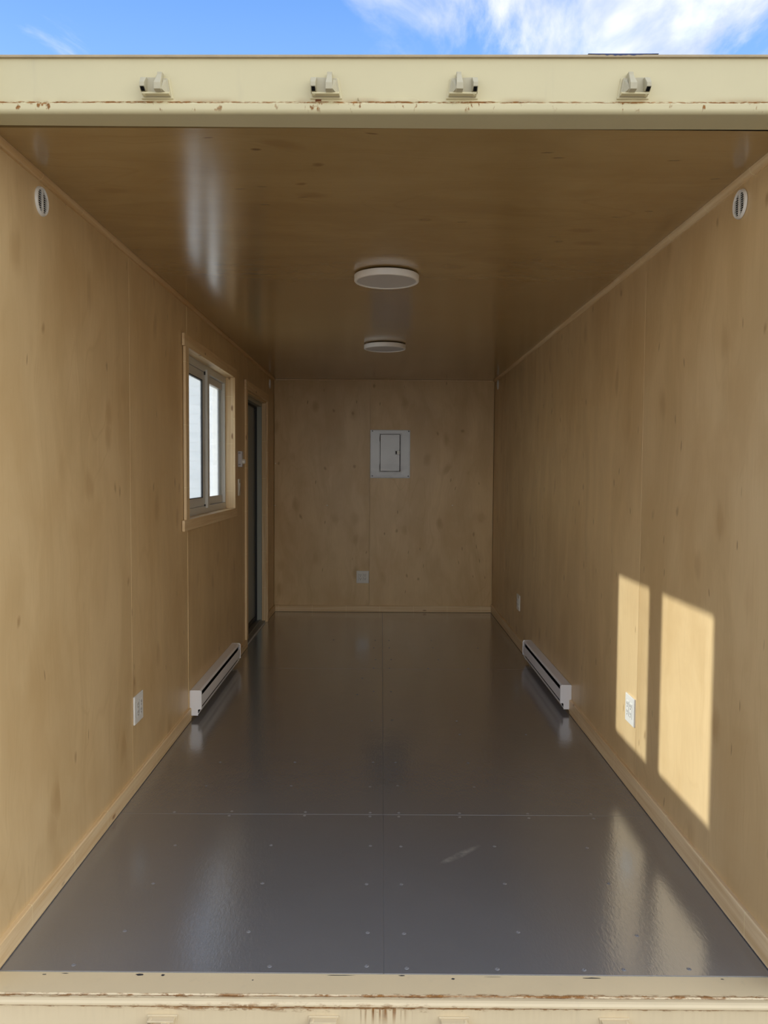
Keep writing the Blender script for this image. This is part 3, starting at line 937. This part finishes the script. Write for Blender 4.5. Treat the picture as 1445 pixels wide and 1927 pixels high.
# ================================================================== WALL FITTINGS (local x right, y into the wall, z up)
RR = math.radians(-90)
def outlet():
    o = empty('wall_outlet')
    bm = bmesh.new()
    bm_prism(bm, [(-0.0635, 0.0), (-0.0635, -0.0045), (-0.060, -0.0075), (0.060, -0.0075), (0.0635, -0.0045), (0.0635, 0.0)], 2, -0.0625, 0.0625)
    obj('cover_plate', bm, M_WHITE, o, 0.002)
    for sx_ in (-0.023, 0.023):
        bm = bmesh.new()
        bm_box(bm, sx_ - 0.0172, sx_ + 0.0172, -0.0098, -0.006, -0.0345, 0.0345)
        rc = obj('receptacle', bm, M_WHITE, o, 0.0012)
        bm = bmesh.new()
        for zc in (-0.0175, 0.0175):
            bm_box(bm, sx_ - 0.0080, sx_ - 0.0052, -0.0102, -0.009, zc - 0.001, zc + 0.010)
            bm_box(bm, sx_ + 0.0052, sx_ + 0.0080, -0.0102, -0.009, zc - 0.001, zc + 0.010)
            bm_lathe(bm, [(0.0, -0.0102), (0.0034, -0.0102), (0.0034, -0.009)], 'y', 10, (sx_, 0, zc - 0.0085))
        obj('slot', bm, M_SLOT, rc)
        bm = bmesh.new()
        bm_box(bm, sx_ - 0.0195, sx_ - 0.0180, -0.0082, -0.0070, -0.036, 0.036)
        obj('recess_line', bm, M_SLOT, rc)
    return o
first = None
for loc, rz, lb in (((-W + 0.0034 - 0.0022, 1.325, 0.357), RL, 'white double wall outlet on the left wall, nearest the opening'),
                ((W - 0.0, 1.342, 0.355), RR, 'white double wall outlet lit by the sun patch on right wall'),
                ((W - 0.0006, 4.268, 0.360), RR, 'white double wall outlet in shade at far end of right wall'),
                ((-0.206, L - 0.0, 0.354), 0.0, 'white double wall outlet low on the back wall')):
    o = outlet() if first is None else copy_tree(first)
    first = first or o
    o.location = loc; o.rotation_euler = (0, 0, rz)
    tag(o, lb, 'outlet', 'double wall outlets')

def vent(r):
    o = empty('round_vent')
    bm = bmesh.new()
    bm_lathe(bm, [(r * 0.80, -0.0035), (r * 0.84, -0.0075), (r * 0.93, -0.0080), (r, -0.0030), (r, 0.0), (r * 0.80, 0.0), (r * 0.80, -0.0035)], 'y', 40)
    obj('rim', bm, M_WHITE, o, smooth=True)
    bm = bmesh.new()
    bm_lathe(bm, [(0.0, -0.0008), (r * 0.82, -0.0008), (r * 0.82, 0.0)], 'y', 32)
    obj('dark_opening', bm, M_DARK, o)
    bm = bmesh.new()
    n = 11
    for k in range(n):
        z = -r * 0.72 + 2 * r * 0.72 * k / (n - 1)
        hw = math.sqrt(max(0, (r * 0.83) ** 2 - z * z))
        bm_prism(bm, [(-0.0012, z + 0.0016), (-0.0064, z - 0.0014), (-0.0058, z - 0.0024), (-0.0006, z + 0.0006)], 0, -hw, hw)
    tag(obj('louvre', bm, M_WHITE, o), kind='stuff')
    box('centre_bar', -0.0035, 0.0035, -0.0070, -0.0005, -r * 0.82, r * 0.82, M_WHITE, o)
    box('side_land', -r * 0.83, -r * 0.70, -0.0068, -0.0005, -r * 0.5, r * 0.5, M_WHITE, o)
    box('side_land', r * 0.70, r * 0.83, -0.0068, -0.0005, -r * 0.5, r * 0.5, M_WHITE, o)
    return o
vfirst = None
for loc, rz, lb in (((-W, 0.386, 2.252), RL, 'round white louvred vent high on left wall near the opening'),
                ((W - 0.0016, 0.365, 2.253), RR, 'round white louvred vent high on right wall near the opening'),
                ((-W + 0.0015, 5.511, 2.245), RL, 'round white vent in the far left corner above the door'),
                ((W, 5.597, 2.262), RR, 'round white vent in the far right corner under the ceiling')):
    o = vent(0.0455) if vfirst is None else copy_tree(vfirst)
    vfirst = vfirst or o
    o.location = loc; o.rotation_euler = (0, 0, rz)
    tag(o, lb, 'vent', 'round wall vents')

# ---------------------------------------------------------------- ceiling lights
def lamp():
    o = empty('ceiling_light')
    bm = bmesh.new()
    bm_lathe(bm, [(0.0, 0.0), (0.128, 0.0), (0.128, -0.0075), (0.0, -0.0075)], seg=64)
    obj('base', bm, M_DARK, o)  # coloured black to paint the shadow line above the rim
    bm = bmesh.new()
    R = 0.151
    bm_lathe(bm, [(0.10, -0.0065), (R - 0.002, -0.0065), (R, -0.0085), (R, -0.0325), (R - 0.003, -0.0365), (R - 0.009, -0.0375), (R - 0.013, -0.036), (R - 0.013, -0.029), (0.10, -0.029)], seg=96)
    obj('rim', bm, M_LAMP, o, smooth=True)
    bm = bmesh.new()
    bm_lathe(bm, [(0.0, -0.0335), (R - 0.0135, -0.0325), (R - 0.0135, -0.030)], seg=96)
    obj('diffuser', bm, M_DIFF, o, smooth=True)
    return o
l1 = lamp()
l1.location = (-0.004, 1.60, H)
tag(l1, 'nearer round white flush ceiling light, switched off', 'ceiling light', 'round ceiling lights')
l2 = copy_tree(l1)
l2.location = (-0.004, 3.64, H)
tag(l2, 'farther round white flush ceiling light, towards the back wall', 'ceiling light', 'round ceiling lights')

# ---------------------------------------------------------------- baseboard heaters
def heater(Lh):
    o = empty('baseboard_heater')
    def pr(n, prof, x0, x1, m, par=o, bev=0.001):
        bm = bmesh.new()
        bm_prism(bm, prof, 0, x0, x1)
        return obj(n, bm, m, par, bev)
    cap = [(0.0, 0.026), (-0.046, 0.026), (-0.046, 0.058), (-0.050, 0.062), (-0.066, 0.062), (-0.066, 0.160), (-0.0635, 0.167), (-0.058, 0.171), (-0.006, 0.171), (0.0, 0.168)]
    pr('end_cap', cap, 0.0, 0.004, M_HEATER)
    pr('end_cap', cap, Lh - 0.004, Lh, M_HEATER)
    a, c = 0.004, Lh - 0.004
    pr('back_plate', [(0.0, 0.028), (-0.003, 0.028), (-0.003, 0.168), (0.0, 0.168)], a, c, M_HEATER)
    pr('hood', [(-0.003, 0.170), (-0.052, 0.168), (-0.061, 0.160), (-0.060, 0.158), (-0.051, 0.165), (-0.003, 0.166)], a, c, M_HEATER)
    pr('front_panel', [(-0.058, 0.134), (-0.063, 0.132), (-0.064, 0.078), (-0.058, 0.072), (-0.056, 0.074), (-0.0615, 0.079), (-0.060, 0.131)], a, c, M_HEATER)
    pr('bottom_rail', [(-0.003, 0.032), (-0.044, 0.030), (-0.056, 0.046), (-0.060, 0.064), (-0.058, 0.064), (-0.054, 0.047), (-0.042, 0.034), (-0.003, 0.036)], a, c, M_HEATER)
    pr('dark_interior', [(-0.006, 0.045), (-0.046, 0.045), (-0.050, 0.150), (-0.006, 0.150)], a + 0.02, c - 0.02, M_DARK, o, 0)  # solid block, its black paints the shaded inside of the heater
    for x in (a, c - 0.030):
        pr('slot_end', [(-0.0585, 0.134), (-0.0625, 0.132), (-0.0605, 0.160), (-0.0575, 0.160)], x, x + 0.030, M_HEATER)
        pr('slot_end', [(-0.057, 0.060), (-0.0595, 0.060), (-0.0625, 0.080), (-0.058, 0.080)], x, x + 0.030, M_HEATER)
    return o
h1 = heater(1.255)
h1.location = (-W + 0.0035, 2.278, 0); h1.rotation_euler = (0, 0, RL)
tag(h1, 'white electric baseboard heater on the left wall below the window', 'heater', 'electric baseboard heaters')
h2 = copy_tree(h1)
h2.location = (W - 0.0008, 3.695, 0); h2.rotation_euler = (0, 0, RR)
tag(h2, 'white electric baseboard heater on the right wall opposite the window', 'heater', 'electric baseboard heaters')

# ---------------------------------------------------------------- electrical panel on the back wall
ep = empty('electrical_panel', (0.0615, L - 0.0013, 1.591), 0, 'grey steel breaker panel with small door on the back wall', 'panel')
bm = bmesh.new()
cells(bm, 0, 0, (-0.199, 0.199, -0.240, 0.240), [(-0.103, 0.103, -0.175, 0.201)], -0.0035, 0.0, lambda u, v, d_: (u, d_, v))
obj('face_plate', bm, M_PANEL, ep, 0.0015)
bm = bmesh.new()
ring(bm, -0.199, 0.199, -0.240, 0.240, 0.007, 0.009, 0.007, 0.007, -0.006, -0.003)
obj('folded_edge', bm, M_PANEL, ep, 0.001)
bm = bmesh.new()
ring(bm, -0.108, 0.113, -0.182, 0.207, 0.008, 0.012, 0.010, 0.010, -0.0065, -0.003)
obj('raised_frame', bm, M_PANEL, ep, 0.0025)
bm = bmesh.new()
bm_box(bm, -0.098, 0.096, -0.0075, -0.004, -0.170, 0.195)
dd = obj('panel_door', bm, M_PANEL, ep, 0.002)
box('seam_shade', -0.103, 0.103, -0.0030, -0.0005, -0.175, 0.201, M_DARK, ep)
bm = bmesh.new()
ring(bm, 0.046, 0.092, -0.008, 0.038, 0.006, 0.006, 0.006, 0.006, -0.0095, -0.007)
lt = obj('latch', bm, M_PANEL, dd, 0.001)
box('latch_tab', 0.066, 0.096, -0.0125, -0.007, -0.004, 0.034, M_ALU, dd, 0.001)
box('latch_slot_shade', 0.054, 0.068, -0.0088, -0.0072, 0.000, 0.030, M_DARK, dd)
for z in (-0.13, 0.15):
    bm = bmesh.new()
    bm_lathe(bm, [(0.0, -0.028), (0.004, -0.028), (0.004, 0.028), (0.0, 0.028)], 'z', 10, (-0.103, -0.008, z))
    obj('hinge', bm, M_PANEL, ep, smooth=True)
for (x, z) in ((-0.177, 0.229), (0.184, 0.229), (-0.177, -0.219), (0.182, -0.219)):
    bm = bmesh.new()
    bm_lathe(bm, [(0.0, -0.0060), (0.004, -0.0058), (0.0065, -0.0035)], 'y', 12, (x, 0, z))
    obj('screw', bm, M_GASKET, ep)

# ---------------------------------------------------------------- thermostat and light switch
th_ = empty('thermostat', (-W + 0.0034, 3.835, 1.500), RL, 'white dial thermostat on left wall between window and door', 'thermostat')
bm = bmesh.new()
bm_prism(bm, [(-0.030, 0.0), (-0.030, -0.022), (-0.026, -0.030), (0.026, -0.030), (0.030, -0.022), (0.030, 0.0)], 2, -0.059, 0.059)
obj('body', bm, flat('light grey plastic', (0.60, 0.59, 0.62), 0.4), th_, 0.003)
bm = bmesh.new()
bm_lathe(bm, [(0.0, -0.052), (0.014, -0.051), (0.0175, -0.046), (0.019, -0.029), (0.0, -0.029)], 'y', 24, (0.0, 0, -0.018))
obj('dial', bm, M_WHITE, th_, smooth=True)
bm = bmesh.new()
for z in (-0.046, 0.040):
    for k in range(3):
        bm_box(bm, -0.0305, -0.0298, -0.020 + k * 0.006, -0.017 + k * 0.006, z, z + 0.010)
tag(obj('air_slot', bm, M_SLOT, th_), kind='stuff')

sw = empty('light_switch', (-W + 0.0034, 3.838, 1.288), RL, 'white rocker light switch below the thermostat on left wall', 'switch')
bm = bmesh.new()
bm_prism(bm, [(-0.036, 0.0), (-0.036, -0.004), (-0.033, -0.007), (0.033, -0.007), (0.036, -0.004), (0.036, 0.0)], 2, -0.062, 0.062)
obj('cover_plate', bm, M_WHITE, sw, 0.002)
bm = bmesh.new()
bm_prism(bm, [(-0.006, -0.033), (-0.0085, -0.033), (-0.0135, 0.0330), (-0.006, 0.0330)], 0, -0.0165, 0.0165)
obj('rocker', bm, M_VINYL, sw, 0.001)
